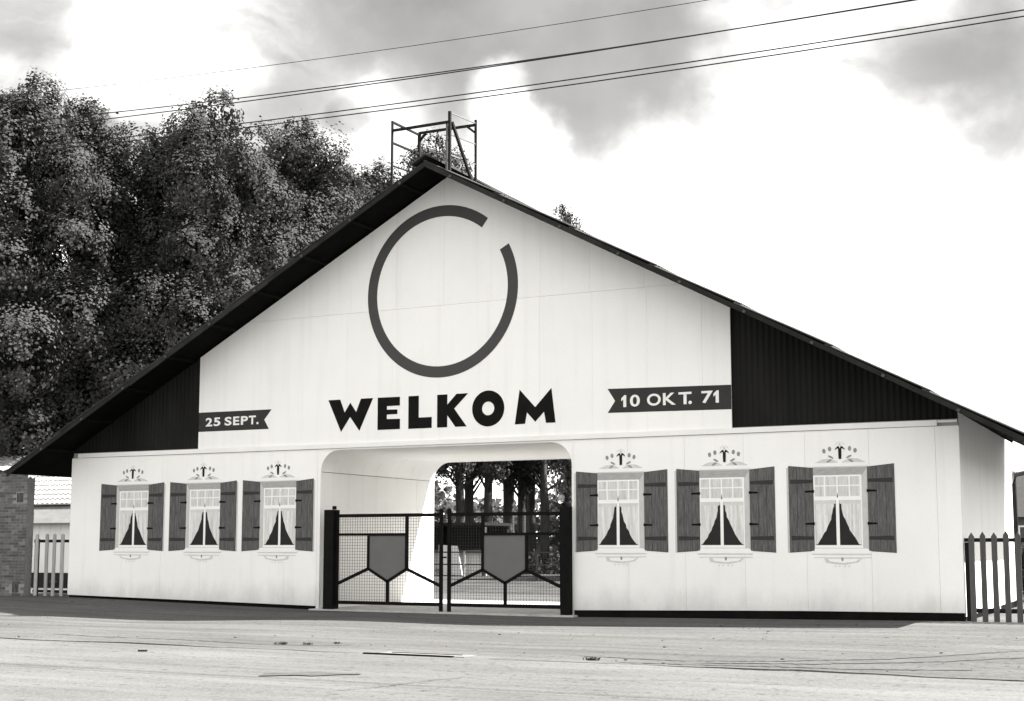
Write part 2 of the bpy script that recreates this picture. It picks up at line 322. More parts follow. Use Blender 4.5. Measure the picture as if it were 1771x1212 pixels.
# lower wall boards
def lower(xa, xb_, first):
    x = xa; cuts = [xa] + [c for c in first if xa + .1 < c < xb_ - .1] + [xb_]
    for a, b in zip(cuts[:-1], cuts[1:]):
        a2 = a + .0016; b2 = b - .0016; j = random.uniform(0, .0016)
        P([(a2, zb(a2)), (b2, zb(b2)), (b2, 3.148), (a2, 3.148)], j, .024, 'wall_board', M_WALL, GH)
lower(XL, -2.925, [-9.01 + 1.06 * i for i in range(7)])
lower(2.645, XR, [3.71 + 1.06 * i for i in range(6)])
P([(XL + .01, .17), (-2.93, .06), (-2.93, 3.2), (XL + .01, 3.2)], .026, .09, 'wall_core', M_GAP, GH)
P([(2.65, .1), (XR - .01, .19), (XR - .01, 3.2), (2.65, 3.2)], .026, .09, 'wall_core', M_GAP, GH)
P([(XL + .02, -.2), (-2.93, -.2), (-2.93, zb(-2.93) - .002), (XL + .02, zb(XL) - .002)], .03, .10, 'plinth', M_PLINTH, GH)
P([(2.66, -.2), (XR - .02, -.2), (XR - .02, zb(9.3) - .003), (6.7, zb(6.7) - .003), (2.66, zb(2.66) - .002)], .012, .10, 'plinth', M_PLINTH, GH)
# corner boards
for x in (XL, XR): MB().box(min(x, x + math.copysign(.004, x)) - .0, max(x, x + math.copysign(.004, x)), .0, .1, .19, 3.14).build('corner_board', M_TRIM, GH)
# ledge
for a, b in ((-9.27, -4.35), (-4.348, .6), (.602, 5.2), (5.202, 9.05)):
    MB().prism([(a, 3.156), (b, 3.156), (b, 3.245), (a, 3.245)], -.028, .02).build('ledge_board', M_TRIM, GH)
MB().box(9.052, 9.36, -.012, .02, 3.205, 3.243).build('ledge_board', M_TRIM, GH)
MB().box(XL + .02, XR - .02, .0265, .2, 3.2, 3.26).build('wall_plate', M_GAP, GH)
# gable boards
def gable(z0, z1, cuts):
    for a, b in zip(cuts[:-1], cuts[1:]):
        poly = [(a + .0012, z0), (b - .0012, z0), (b - .0012, z1), (a + .0012, z1)]
        poly = clip(clip(poly, SL, 1, 8.37), -SL, 1, 8.37)
        if len(poly) > 2: P(poly, random.uniform(0, .0016), .024, 'gable_board', M_WALL, GH)
gable(3.248, 5.845, [-5.955, -5.44] + [-4.38 + 1.06 * i for i in range(9)] + [5.12, 5.64])
gable(5.849, 8.5, [-5, -4.28, -3.23, -2.18, -1.12, -.06, .98, 2.0, 3.0, 4.06, 5])
P(clip(clip([(-5.95, 3.25), (5.63, 3.25), (5.63, 9), (-5.95, 9)], SL, 1, 8.36), -SL, 1, 8.36), .026, .06, 'gable_core', M_GAP, GH)
# dark ribbed sheets beside the white gable
def ribbed(a, b):
    nseg = max(4, int(round((b - a) / .0525)) * 2); pts = []
    m = MB(); vv = []; ff = []
    for i in range(nseg + 1):
        x = a + (b - a) * i / nseg; y = .062 + (.016 if (i // 2) % 2 else 0) + (.0 if i % 2 else .0)
        vv += [(x, y, 3.247), (x, y, ztop(x) + .02)]
    ff = [(2 * i, 2 * i + 2, 2 * i + 3, 2 * i + 1) for i in range(nseg)]
    # step profile
    return m.add(vv, ff).build('ribbed_sheet', M_DARKCLAD, GH)
for a, b in [(-9.44, -8.56), (-8.56, -7.69), (-7.69, -6.82), (-6.82, -5.957), (5.642, 6.58), (6.58, 7.51), (7.51, 8.44), (8.44, 9.36)]: ribbed(a, b)
P([(-9.44, 3.26), (-5.9, 3.26), (-5.9, ztop(5.9) + .045), (-9.44, ztop(9.44) + .045)], .083, .1, 'gable_core', M_DARKCLAD, GH)
P([(9.36, 3.26), (5.58, 3.26), (5.58, ztop(5.58) + .045), (9.36, ztop(9.36) + .045)], .083, .1, 'gable_core', M_DARKCLAD, GH)
# roof
ANG = math.atan(SL); YF, YB = -.85, 6.3; EAVE = 10.52
rows, cols = 7, 7; sl_len = EAVE / math.cos(ANG); rl = sl_len / rows; cw = (YB - YF) / cols
def sheet_mesh(Lu, Lv):
    m = MB(); nw = 28; vv = []
    for iu, u in enumerate((0, Lu + .12)):
        for k in range(nw + 1):
            y = Lv * k / nw; w = .016 * math.sin(2 * math.pi * k / 4) + .03 * (u / Lu)
            vv += [(u, y, w), (u, y, w - .014)]
    r = 2 * (nw + 1); ff = []
    for k in range(nw):
        a = 2 * k; ff += [(a, a + r, a + r + 2, a + 2), (a + 1, a + 3, a + r + 3, a + r + 1), (a + r, a + r + 1, a + r + 3, a + r + 2)]
    ff += [(0, 1, r + 1, r), (2 * nw, 2 * nw + r, 2 * nw + r + 1, 2 * nw + 1)]
    o = m.add(vv, ff).build('roof_sheet', M_ROOF); me = o.data; bpy.data.objects.remove(o); return me
SM = sheet_mesh(rl, cw + .04)
for side in (1, -1):
    for i in range(rows):
        for j in range(cols):
            u = i * rl - .04; x = side * u * math.cos(ANG); z = 8.475 - u * math.sin(ANG) + random.uniform(-.006, .006)
            y = YF + j * cw + random.uniform(-.02, .0) if side > 0 else YF + (j + 1) * cw + .04 + random.uniform(-.02, 0)
            inst(SM, 'roof_sheet', GH, (x, y, z), (0, ANG + random.uniform(-.003, .003), 0 if side > 0 else math.pi))
MB().prism([(-.3, 8.37 + .06), (0, 8.59), (.3, 8.37 + .06), (.3, 8.41 + .06), (0, 8.615), (-.3, 8.41 + .06)], YF - .02, YB + .02).build('ridge_cap', M_ROOF, GH)
for s in (1, -1):
    segs = [0, 3.6, 7.1, EAVE]
    for k in range(3):
        a, b = segs[k] + (.001 if k else 0), segs[k + 1]; d = random.uniform(-.01, .01)
        zz = lambda x, o: 8.455 - SL * x + o
        P([(s * a, zz(a, 0)), (s * b, zz(b, 0)), (s * b, zz(b, -.095 + d)), (s * a, zz(a, -.095 + d))], YF - .015, YF + .012, 'verge_board', M_VERGE, GH)
    x = .55
    while x < 10.4:                                   # purlins carrying the sheets
        zc = 8.398 - SL * x
        pb = MB().bar((s * x, YF + .02, zc), (s * x, YB - .1, zc), .05, .05, up=(s * math.sin(ANG), 0, math.cos(ANG))).build('purlin', M_PURLIN, GH)
        MB().bar((s * x, YF - .035, zc + .0), (s * x, YF + .018, zc + .0), .05, .045, up=(s * math.sin(ANG), 0, math.cos(ANG))).build('purlin_end', M_PURLINEND, GH)
        x += 1.12
# soffit boards (dark underside of the overhang)
for s in (1, -1):
    m = MB()
    for k in range(8):
        a, b = k * EAVE / 8 + .004, (k + 1) * EAVE / 8
        P([(s * a, 8.435 - SL * a), (s * b, 8.435 - SL * b), (s * b, 8.425 - SL * b), (s * a, 8.425 - SL * a)], YF + .014, YB - .05, 'soffit_board', M_SOFFIT, GH)
# rear wall and side walls
P([(XL, -.1), (-2.95, -.1), (-2.95, 3.2), (2.72, 3.2), (2.72, -.1), (XR, -.1), (XR, ztop(9.4) - .06), (0, 8.3), (XL, ztop(9.46) - .06)], 4.42, 4.52, 'rear_wall', M_WALL, GH)
yy = [.102, 1.2, 2.3, 3.4, 4.5, 5.6, 6.6, 7.25]
for x in (XL + .02, XR - .02):
    for a, b in zip(yy[:-1], yy[1:]):
        MB().box(x - .015, x + .015 + random.uniform(0, .004), a + .006, b - .006, .12, ztop(9.4) + .035).build('side_board', M_WALL, GH)
    MB().box(x - .05 if x > 0 else x + .02, x - .02 if x > 0 else x + .05, .11, 7.24, .1, ztop(9.4) + .02).build('wall_core', M_GAP, GH)
    MB().box(x - .012, x + .012, .102, 7.24, -.1, .115).build('plinth', M_PLINTH, GH)
MB().tube([(XR + .05, 7.1, .02), (XR + .05, 7.1, 2.5), (XR + .09, 7.05, 2.68), (XR + .5, 6.7, 2.74), (EAVE + .04, 6.3, 2.76)], .045).build('downpipe', M_STEEL, GH, True)
MB().tube([(EAVE + .04, YF, 2.78), (EAVE + .04, YB, 2.76)], .07).build('gutter', M_STEEL, GH, True)
# passage
PL, PR, PT, PRAD = -2.85, 2.62, 3.12, .42
def arc(cx, cz, r, a0, a1, n=10): return [(cx + r * math.cos(R(a0 + (a1 - a0) * i / n)), cz + r * math.sin(R(a0 + (a1 - a0) * i / n))) for i in range(n + 1)]
vault = arc(PL + PRAD, PT - PRAD, PRAD, 180, 90) + arc(PR - PRAD, PT - PRAD, PRAD, 90, 0)
P([(-2.922, -.04), (-2.922, 3.152), (2.642, 3.152), (2.642, .0), (PR, .0)] + vault[::-1] + [(PL, -.04)], .002, .05, 'portal_frame', M_WALL, GH)
for (a, b) in ((.052, 3.05), (3.055, 3.76), (3.765, 4.56)):
    MB().box(PL - .03, PL + random.uniform(0, .004), a, b, -.06, 2.69).build('passage_board', M_LINING, GH)
    MB().box(PR, PR + .03, a, b, -.06, 2.69).build('passage_board', M_LINING, GH)
vv = []; ff = []
for x, z in vault: vv += [(x, .052, z + .001), (x, 4.56, z + .001), (x, .052, z + .02), (x, 4.56, z + .02)]
for i in range(len(vault) - 1): ff += [(4 * i, 4 * i + 4, 4 * i + 5, 4 * i + 1), (4 * i + 2, 4 * i + 3, 4 * i + 7, 4 * i + 6), (4 * i + 1, 4 * i + 5, 4 * i + 7, 4 * i + 3)]
MB().add(vv, ff).build('passage_vault', M_LINING, GH, True)
for sx in (PL - .1, PR + .002): MB().box(sx, sx + .098, 4.44, 4.562, -.08, 3.2).build('rear_jamb', M_TRIM, GH)
P(vault + [(PR, 3.26), (PL, 3.26)], 4.5205, 4.562, 'rear_header', M_TRIM, GH)
MB().box(PL - .1, PR + .1, -.2, 4.9, -.2, .0).build('passage_floor', M_FLOOR, GH)

# lettering on the gable
FONT = {
 'W': [(-2.69, 4.125), (-2.41, 4.125), (-2.30, 3.86), (-2.17, 4.05), (-2.03, 3.86), (-1.92, 4.12), (-1.64, 4.12), (-1.95, 3.485), (-2.17, 3.77), (-2.38, 3.48)],
 'E': [(-1.53, 4.12), (-1.025, 4.115), (-1.025, 3.945), (-1.32, 3.945), (-1.32, 3.875), (-1.08, 3.87), (-1.08, 3.78), (-1.32, 3.78), (-1.32, 3.69), (-1.02, 3.685), (-1.02, 3.485), (-1.53, 3.485)],
 'L': [(-.83, 4.115), (-.60, 4.115), (-.60, 3.69), (-.31, 3.69), (-.31, 3.48), (-.83, 3.48)],
 'K': [(-.19, 4.11), (.03, 4.11), (.03, 3.91), (.23, 4.11), (.48, 4.11), (.18, 3.83), (.45, 3.48), (.21, 3.48), (.03, 3.71), (.03, 3.48), (-.19, 3.48)],
 'M': [(1.57, 4.12), (1.89, 3.78), (2.22, 4.12), (2.30, 3.48), (2.11, 3.48), (2.07, 3.69), (1.89, 3.51), (1.72, 3.69), (1.68, 3.48), (1.47, 3.475)]}
for ch, poly in FONT.items(): P(poly, -.005, -.0005, 'letter', M_LETTER, GH)
def ring(cx, cz, ro, ri, a0, a1, y0, y1, name, m, parent, n=72, ex=1.0, ez=1.0, ix=None, iz=None):
    vv = []; ff = []; full = abs(a1 - a0) >= 360
    for i in range(n + 1):
        t = R(a0 + (a1 - a0) * i / n); c, s = math.cos(t), math.sin(t)
        for r, kx, kz in ((ro, ex, ez), (ri, ix or ex, iz or ez)):
            for y in (y0, y1): vv.append((cx + r * kx * c, y, cz + r * kz * s))
    for i in range(n):
        a = 4 * i; b = a + 4; ff += [(a, b, b + 2, a + 2), (a, a + 1, b + 1, b), (a + 2, b + 2, b + 3, a + 3)]
    if not full: ff += [(0, 2, 3, 1), (4 * n, 4 * n + 1, 4 * n + 3, 4 * n + 2)]
    return MB().add(vv, ff).build(name, m, parent)
ring(.91, 3.80, .34, .13, 0, 360, -.005, -.0005, 'letter', M_LETTER, GH, 48, 1, 1)
ring(-.125, 6.13, 1.67, 1.455, 52, 390 - 2, -.004, -.0005, 'emblem_ring', M_RING, GH, 90, .995, 1.01)
# ribbons with the dates
P([(-5.95, 3.61), (-4.14, 3.605), (-4.26, 3.80), (-4.08, 4.005), (-5.95, 4.015)], -.0035, -.0005, 'date_ribbon', M_RIBBON, GH)
P([(5.638, 3.575), (3.335, 3.61), (3.48, 3.82), (3.335, 4.045), (5.638, 4.0)], -.0035, -.0005, 'date_ribbon', M_RIBBON, GH)
def glyph(ch, x0, x1, z0, z1, y=-.0055, off=.03):
    if ch == '1': polys = [[(.36, 0), (.72, 0), (.72, 1), (.5, 1), (.12, .74), (.12, .5), (.36, .64)]]
    elif ch == '.': polys = [ell(.5, .5, .5, .5)]
    else: polys = None
    if polys:
        return P([(x0 + u * (x1 - x0), z0 + w * (z1 - z0)) for u, w in polys[0]], y, -.003, 'letter', M_LETTERW, GH)
    cu = bpy.data.curves.new('letter', 'FONT'); cu.body = ch; cu.size = 1; cu.offset = off; cu.resolution_u = 5
    o = bpy.data.objects.new('letter', cu); COL.objects.link(o); bpy.context.view_layer.update()
    me = bpy.data.meshes.new_from_object(o.evaluated_get(bpy.context.evaluated_depsgraph_get())); bpy.data.objects.remove(o); bpy.data.curves.remove(cu)
    c = np.empty(len(me.vertices) * 3); me.vertices.foreach_get('co', c); c = c.reshape(-1, 3); lo = c.min(0); hi = c.max(0)
    w = np.zeros_like(c); w[:, 0] = x0 + (c[:, 0] - lo[0]) / (hi[0] - lo[0]) * (x1 - x0); w[:, 2] = z0 + (c[:, 1] - lo[1]) / (hi[1] - lo[1]) * (z1 - z0); w[:, 1] = y
    me.vertices.foreach_set('co', w.ravel()); me.materials.clear(); me.materials.append(M_LETTERW); me.update()
    o = bpy.data.objects.new('letter', me); COL.objects.link(o); o.parent = GH; return o
def ell(cx, cz, rx, rz, rot=0, n=14):
    return [(cx + rx * math.cos(t) * math.cos(rot) - rz * math.sin(t) * math.sin(rot), cz + rx * math.cos(t) * math.sin(rot) + rz * math.sin(t) * math.cos(rot)) for t in [2 * math.pi * i / n for i in range(n)]]
for ch, a, b in (('2', -5.765, -5.59), ('5', -5.555, -5.38), ('S', -5.27, -5.09), ('E', -5.05, -4.89), ('P', -4.85, -4.67), ('T', -4.65, -4.47)): glyph(ch, a, b, 3.715, 3.895)
glyph('.', -4.455, -4.40, 3.712, 3.762)
for ch, a, b in (('1', 3.58, 3.74), ('0', 3.765, 3.955), ('O', 4.09, 4.35), ('K', 4.39, 4.63), ('T', 4.68, 4.92), ('7', 5.10, 5.31), ('1', 5.30, 5.46)): glyph(ch, a, b, 3.70, 3.915, off=.022)
glyph('.', 4.86, 4.925, 3.697, 3.757)

# painted shuttered windows: flat paint layers on the boards
def ell(cx, cz, rx, rz, rot=0, n=14):
    return [(cx + rx * math.cos(t) * math.cos(rot) - rz * math.sin(t) * math.sin(rot), cz + rx * math.cos(t) * math.sin(rot) + rz * math.sin(t) * math.cos(rot)) for t in [2 * math.pi * i / n for i in range(n)]]
def painted_window(c, s):
    X = lambda u: c + s * u
    T = lambda poly: [(X(u), z) for u, z in poly]
    B = -.0005
    w = P(T([(-.46, 1.15), (.45, 1.15), (.45, 2.54), (-.46, 2.54)]), -.002, B, 'painted_window', M_REVEAL, GH)
    A = lambda poly, y, n, m: P(T(poly), y, B, n, m, w)
    A([(-.455, 2.36), (.33, 2.36), (.44, 2.52), (-.455, 2.53)], -.003, 'painted_lintel', M_REVEALD)
    A([(-.45, 1.2), (.345, 1.2), (.345, 2.40), (-.45, 2.40)], -.0032, 'window_frame', M_FRAMEW)
    zs = [(2.05, 2.215), (2.235, 2.375)]; us = [-.44, -.265, -.055, .145, .325]
    for z0, z1 in zs:
        for a, b in zip(us[:-1], us[1:]): A([(a + .012, z0), (b - .012, z0), (b - .012, z1), (a + .012, z1)], -.0042, 'pane', M_PANEL)
    A([(-.44, 1.245), (-.085, 1.245), (-.085, 1.985), (-.44, 1.985)], -.0042, 'pane', M_PANE)
    A([(-.03, 1.245), (.325, 1.245), (.325, 1.985), (-.03, 1.985)], -.0042, 'pane', M_PANE)
    def drape(u0, u1, sgn):   # curtain drawn to the side with a scalloped edge
        e = []
        for i in range(13):
            t = i / 12; u = u1 + (u0 - u1) * (.08 + .82 * t ** 1.75) + random.uniform(-.011, .011); e.append((u, 1.95 - .69 * t))
        return [(u0, 1.25), (u0, 1.98), (u1, 1.98)] + e
    A(drape(-.44, -.087, 1), -.0052, 'curtain', M_CURTAIN); A(drape(.325, -.028, -1), -.0052, 'curtain', M_CURTAIN)
    for u0, u1 in ((-.44, -.09), (-.025, .325)):
        n = 8; A([(u0, 1.985), (u1, 1.985)] + [(u1 + (u0 - u1) * i / n, 1.93 - (.014 if i % 2 else 0)) for i in range(n + 1)], -.0058, 'valance', M_ORNL)
    A([(-.045, 2.03), (-.055, 2.12), (-.066, 2.03)], -.0056, 'window_latch', M_ORND)
    # right reveal
    A([(.35, 1.21), (.43, 1.16), (.43, 2.5), (.35, 2.38)], -.004, 'reveal', M_REVEAL)
    A([(-.50, 1.105), (.475, 1.105), (.475, 1.155), (.40, 1.19), (-.46, 1.19), (-.50, 1.155)], -.006, 'sill', M_FRAMEW)
    A([(-.50, 1.085), (.475, 1.085), (.475, 1.100), (-.50, 1.100)], -.003, 'sill_shadow_line', M_ORNL)
    # shutters, three planks each
    for a, b, zo in ((-.867, -.452, 1), (.88, .44, -1)):
        m = MB()
        for k in range(3):
            p0, p1 = a + (b - a) * k / 3, a + (b - a) * (k + 1) / 3; t0, t1 = k / 3, (k + 1) / 3; gap = .0022 * (1 if b > a else -1)
            m.prism(T([(p0 + gap, 1.125 + .028 * t0), (p1 - gap, 1.125 + .028 * t1), (p1 - gap, 2.565 - .04 * t1), (p0 + gap, 2.565 - .04 * t0)]), -.008, B)
        m.build('shutter', M_SHUTTER, w)
        A([(a - .002, 1.12), (b, 1.148), (b, 2.528), (a - .002, 2.57)], -.005, 'shutter_backing', M_IRON)
        e = .03 * (1 if b > a else -1)
        for z in (2.30, 1.36):
            A([(a + e, z - .035), (b - e * .3, z - .035 + .01), (b - e * .3, z + .035 - .006), (a + e, z + .04)], -.011, 'shutter_batten', M_BATTEN)
        for z in (2.135, 1.60):
            A([(b - 5.2 * e, z - .006), (b - 4.2 * e, z - .018), (b - 2 * e, z - .016), (b + e * .4, z - .024), (b + e * .4, z + .024), (b - 2 * e, z + .014), (b - 4.2 * e, z + .014)], -.013, 'hinge', M_IRON)
    A([(-.905, 1.125), (-.872, 1.11), (-.872, 2.55), (-.905, 2.53)], -.0025, 'painted_shutter_edge', M_REVEAL)
    # crest over the lintel
    A([(-.52, 2.545), (.48, 2.545), (.46, 2.60), (-.50, 2.60)], -.004, 'lintel_board', M_FRAMEW)
    A([(-.43, 2.605), (-.02, 2.605), (-.06, 2.63), (-.12, 2.66), (-.2, 2.675), (-.3, 2.66)], -.0025, 'crest_scroll', M_ORNL)
    A([(.43, 2.605), (.02, 2.605), (.06, 2.63), (.12, 2.66), (.2, 2.675), (.3, 2.66)], -.0025, 'crest_scroll', M_ORNL)
    A([(-.018, 2.665), (.024, 2.665), (.03, 2.74), (.03, 2.835), (.045, 2.84), (.088, 2.815), (.075, 2.845), (.035, 2.88), (.018, 2.872), (.004, 2.835), (-.010, 2.872), (-.028, 2.88), (-.067, 2.845), (-.08, 2.815), (-.037, 2.84), (-.022, 2.835), (-.022, 2.74)], -.005, 'crest_figure', M_ORND)
    ring(X(.004), 2.865, .085, .077, 25, 155, -.003, B, 'crest_halo', M_ORNL, w, 14)
    A(ell(.004, 2.905, .02, .022), -.004, 'crest_bud', M_ORNL)
    for u, z in ((-.26, 2.80), (-.165, 2.835), (.165, 2.835), (.255, 2.80)): A(ell(u, z, .028, .04, -.5 * u), -.004, 'crest_bud', M_ORN)
    for u, z, r in ((-.15, 2.70, -.5), (-.18, 2.635, .5), (.15, 2.70, .5), (.18, 2.635, -.5), (-.31, 2.635, .45), (.32, 2.635, -.45)):
        A(ell(u, z, .05 if abs(u) < .2 else .07, .017, r), -.004, 'crest_leaf', M_ORN if abs(u) < .3 else M_ORNL)
    # scroll under the sill
    A([(-.47, 1.03), (-.3, 1.035), (-.28, .96), (-.1, .93), (.05, .925), (.26, .965), (.33, 1.03), (.47, 1.035), (.47, 1.05), (-.47, 1.045)], -.0022, 'apron_scroll', M_ORNL)
    A([(-.24, 1.02), (.28, 1.02), (.22, .98), (.02, .955), (-.2, .975)], -.0028, 'apron_scroll', M_FRAMEW)
    A(ell(.0, 1.015, .02, .034), -.004, 'apron_bud', M_ORN)
    for u in (-.12, -.05, .04, .11): A(ell(u, .90, .022, .008, u * 3), -.002, 'apron_leaf', M_ORNL)
    return w
for c in (3.575, 5.49, 7.475): painted_window(c, 1)
for c in (-7.705, -5.79, -3.885): painted_window(c, -1)

# steel frame on the ridge
RF = thing('roof_sign_frame', 'open dark steel frame of posts and rails standing on the gable peak', 'frame', (0, 0, 8.5))
def rb(a, b, w, n, m=M_STEEL): MB().bar([a[0], a[1], a[2] - 8.5], [b[0], b[1], b[2] - 8.5], w * .82).build(n, m, RF)
foot = lambda x: 8.50 - SL * abs(x)
rb((-.78, -.78, foot(.78)), (-.78, -.78, 9.38), .045, 'post'); rb((.485, -.78, foot(.485)), (.485, -.78, 9.39), .06, 'post'); rb((.40, -.72, foot(.40)), (.40, -.72, 9.18), .05, 'post', M_PIPEW)
rb((-.75, .2, foot(.75)), (-.75, .2, 9.42), .065, 'post'); rb((.52, .2, foot(.52)), (.52, .2, 9.50), .05, 'post')
rb((-.78, -.78, 9.19), (.485, -.78, 9.19), .055, 'rail'); rb((-.78, -.78, 9.36), (-.75, .2, 9.37), .045, 'rail'); rb((-.78, -.78, 8.95), (-.75, .2, 8.98), .045, 'rail'); rb((-.78, -.78, 8.5), (-.75, .2, 8.55), .03, 'rail')
rb((-.75, .2, 9.41), (.52, .2, 9.40), .055, 'rail'); rb((-.74, .2, 9.25), (-.6, .2, 9.39), .05, 'knee_brace'); rb((.5, .2, 9.25), (.33, .2, 9.39), .05, 'knee_brace')
for z in (9.37, 8.95, 8.55): rb((.485, -.78, z), (.52, .2, z + .06), .024, 'rail', M_PIPEW)
rb((.50, -.72, 9.2), (.56, -.02, foot(.56)), .06, 'diagonal_brace')

# ---------------------------------------------------------------- gate
def post(x0, x1, tube_x, label):
    t = thing('gate_post', label, 'gate post', ((x0 + x1) / 2, 0, -.05), 'gate posts')
    cx = (x0 + x1) / 2
    MB().box(x0 - cx, x1 - cx, -.13, .09, -.05, 1.985).build('post_shaft', M_GATE, t)
    MB().box(tube_x - .03 - cx, tube_x + .03 - cx, -.09, -.03, 1.99, 2.06).build('hinge_pin', M_GATE, t)
post(-2.665, -2.445, -2.47, 'square black gate post beside the left jamb of the passage'); post(2.44, 2.625, 2.48, 'square black gate post beside the right jamb of the passage')
def leaf(sgn, label):
    # hinge side at |x| = 2.42, meeting stile near the middle
    hx, mx = (-2.415, -.075) if sgn < 0 else (2.42, .10)
    t = thing('gate_leaf', label, 'gate', ((hx + mx) / 2, -.02, 0), 'leaves of the entrance gate'); cx = (hx + mx) / 2
    q = (lambda x, z: (x - cx, 0, z))
    in_, out_, mid = (-.83, -1.69, -1.255) if sgn < 0 else (.815, 1.72, 1.28)
    def bar(a, b, w, n): MB().bar(q(*a), q(*b), w, .05, up=(0, 1, 0)).build(n, M_GATE, t)
    def stile(x, z0, z1, w, n): MB().box(x - w / 2 - cx, x + w / 2 - cx, -.026, .026, z0, z1).build(n, M_GATE, t)
    stile(hx, .08, 1.90, .05, 'stile'); stile(mx, -.03, 1.93, .06, 'stile')
    a, b = sorted((hx, mx)); a += .026; b -= .03
    MB().box(a - cx, b - cx, -.025, .025, 1.785, 1.85).build('rail', M_GATE, t); MB().box(a - cx, b - cx, -.025, .025, .10, .165).build('rail', M_GATE, t)
    a2, b2 = sorted((hx, in_)); a2 += .026 if sgn < 0 else .028; b2 -= .028 if sgn < 0 else .026
    MB().box(a2 - cx, b2 - cx, -.024, .024, 1.425, 1.475).build('rail', M_GATE, t)
    MB().box(in_ - .027 - cx, in_ + .027 - cx, -.025, .025, .79, 1.784).build('bar', M_GATE, t); MB().box(out_ - .025 - cx, out_ + .025 - cx, -.025, .025, .79, 1.424).build('bar', M_GATE, t)
    MB().box(mid - .026 - cx, mid + .026 - cx, -.025, .025, .166, .56).build('bar', M_GATE, t)
    bar((out_, .79), (mid, .55), .05, 'bar'); bar((in_, .79), (mid, .55), .05, 'bar'); bar((out_, .79), (hx, .49), .055, 'bar'); bar((in_, .79), (mx, .475), .055, 'bar')
    MB().prism([(x - cx, z) for x, z in [(out_, 1.43), (in_, 1.43), (in_, .79), (mid, .55), (out_, .79)]], -.008, .004).build('shield_panel', M_SHIELD, t)
    m = MB(); x = a + .03
    def inshield(x, z):
        lo, hi = sorted((out_, in_)); 
        if not lo < x < hi: return False
        zl = .79 - .24 * (1 - abs(x - mid) / ((hi - lo) / 2)); return zl < z < 1.44
    while x < b:
        m.bar((x - cx, .012, .16), (x - cx, .012, 1.79), .0045); x += .0575
    z = .2
    while z < 1.79:
        m.bar((a - cx, .016, z), (b - cx, .016, z), .0045); z += .0575
    o = m.build('wire_mesh', M_WIRE, t); o['kind'] = 'stuff'
    if sgn < 0:
        MB().box(mx + .03 - cx, mx + .13 - cx, -.035, -.02, 1.0, 1.03).build('latch', M_GATE, t)
leaf(-1, 'black mesh gate leaf with grey shield panel, hung on the post under the letter W'); leaf(1, 'black mesh gate leaf with grey shield panel, seen against the poplar trunks')

# ---------------------------------------------------------------- brick pier and fences
BP = thing('brick_pier', 'weathered brick pier with a tile capping beside the low picket fence', 'pier', (-11.21, 0, .05))
bx0, bx1, bw_, bh, jt = -12.04 + 11.21, -10.66 + 11.21, .22, .057, .010
MB().box(bx0 + .006, bx1 - .008, -.092, .112, -.1, 2.86).build('mortar_core', M_MORTAR, BP)
def brick_mesh(w):
    o = MB().box(.0, w, -.1, .12, 0, bh).build('brick', M_BRICK); me = o.data; bpy.data.objects.remove(o); return me
BM, BMh = brick_mesh(bw_), brick_mesh(bw_ / 2 - .005)
ncourse = 43; ch = 2.86 / ncourse
vents = [(-10.98 + 11.21, -10.79 + 11.21, 2.15, 2.36), (-11.02 + 11.21, -10.83 + 11.21, .14, .33)]
for i in range(ncourse):
    z = i * ch + .002; x = bx0
    off = (i % 2)
    if off: seq = [BMh] + [BM] * 5 + [BMh]
    else: seq = [BM] * 6
    for me in seq:
        w = bw_ if me is BM else bw_ / 2 - .005
        if not any(x + w > a and x < b and z + bh > c and z < d for a, b, c, d in vents):
            inst(me, 'brick', BP, (x + random.uniform(-.001, .001), random.uniform(-.003, .003), z))
        x += w + jt
for a, b, c, d in vents:
    m = MB().box(a - .02, b + .02, -.085, -.06, c - .01, d + .01)
    for k in range(5): m.box(a + .005 + k * .04, a + .022 + k * .04, -.1, -.085, c, d)
    m.build('vent', M_STEEL, BP)
for k in range(6):
    m = MB(); x0 = bx0 - .05 + k * .25
    m.add(*(lambda pts: ([(x0 + .26 * t, y, z + .03 * math.sin(math.pi * t)) for y, z in ((-.2, 2.87), (.25, 2.98)) for t in np.linspace(0, 1, 7)] + [(x0 + .26 * t, y, z - .02 + .03 * math.sin(math.pi * t)) for y, z in ((-.2, 2.87), (.25, 2.98)) for t in np.linspace(0, 1, 7)],
      [(i, i + 1, i + 8, i + 7) for i in range(6)] + [(14 + i, 14 + i + 1, i + 1, i) for i in range(6)] + [(14 + i, 21 + i, 22 + i, 15 + i) for i in range(6)]))(0))
    m.build('capping_tile', M_TILE, BP)
MB().box(bx0 - .06, bx1 + .06, -.16, .2, 2.862, 2.885).build('capping_board', M_VERGE, BP)

FL = thing('picket_fence', 'short pale picket fence with round-topped pickets between brick pier and white wall', 'fence', (-10, 0, .1))
for x, top in ((-10.40, 1.49), (-10.10, 1.49), (-9.88, 1.49), (-9.635, 1.49)):
    w = .085
    poly = [(x + 10 - w / 2, .03), (x + 10 + w / 2, .03), (x + 10 + w / 2, top - .14)] + [(x + 10 + w / 2 * math.cos(t), top - .14 + w / 2 * math.sin(t)) for t in np.linspace(0, math.pi, 7)[1:-1]] + [(x + 10 - w / 2, top - .14)]
    P(poly, -.03, -.005, 'picket', M_PICKETL, FL)
MB().box(-.5, .5, -.004, .035, 1.20, 1.265).build('rail', M_RAIL, FL); MB().box(-.5, .5, -.004, .035, .1, .16).build('rail', M_RAIL, FL)
MB().box(-.52, -.44, .0352, .11, -.1, 1.28).build('post', M_RAIL, FL)
FR = thing('picket_fence', 'dark picket fence with pointed tops joining the wall by the boarded side', 'fence', (10.2, 0, .06))
x = 9.512
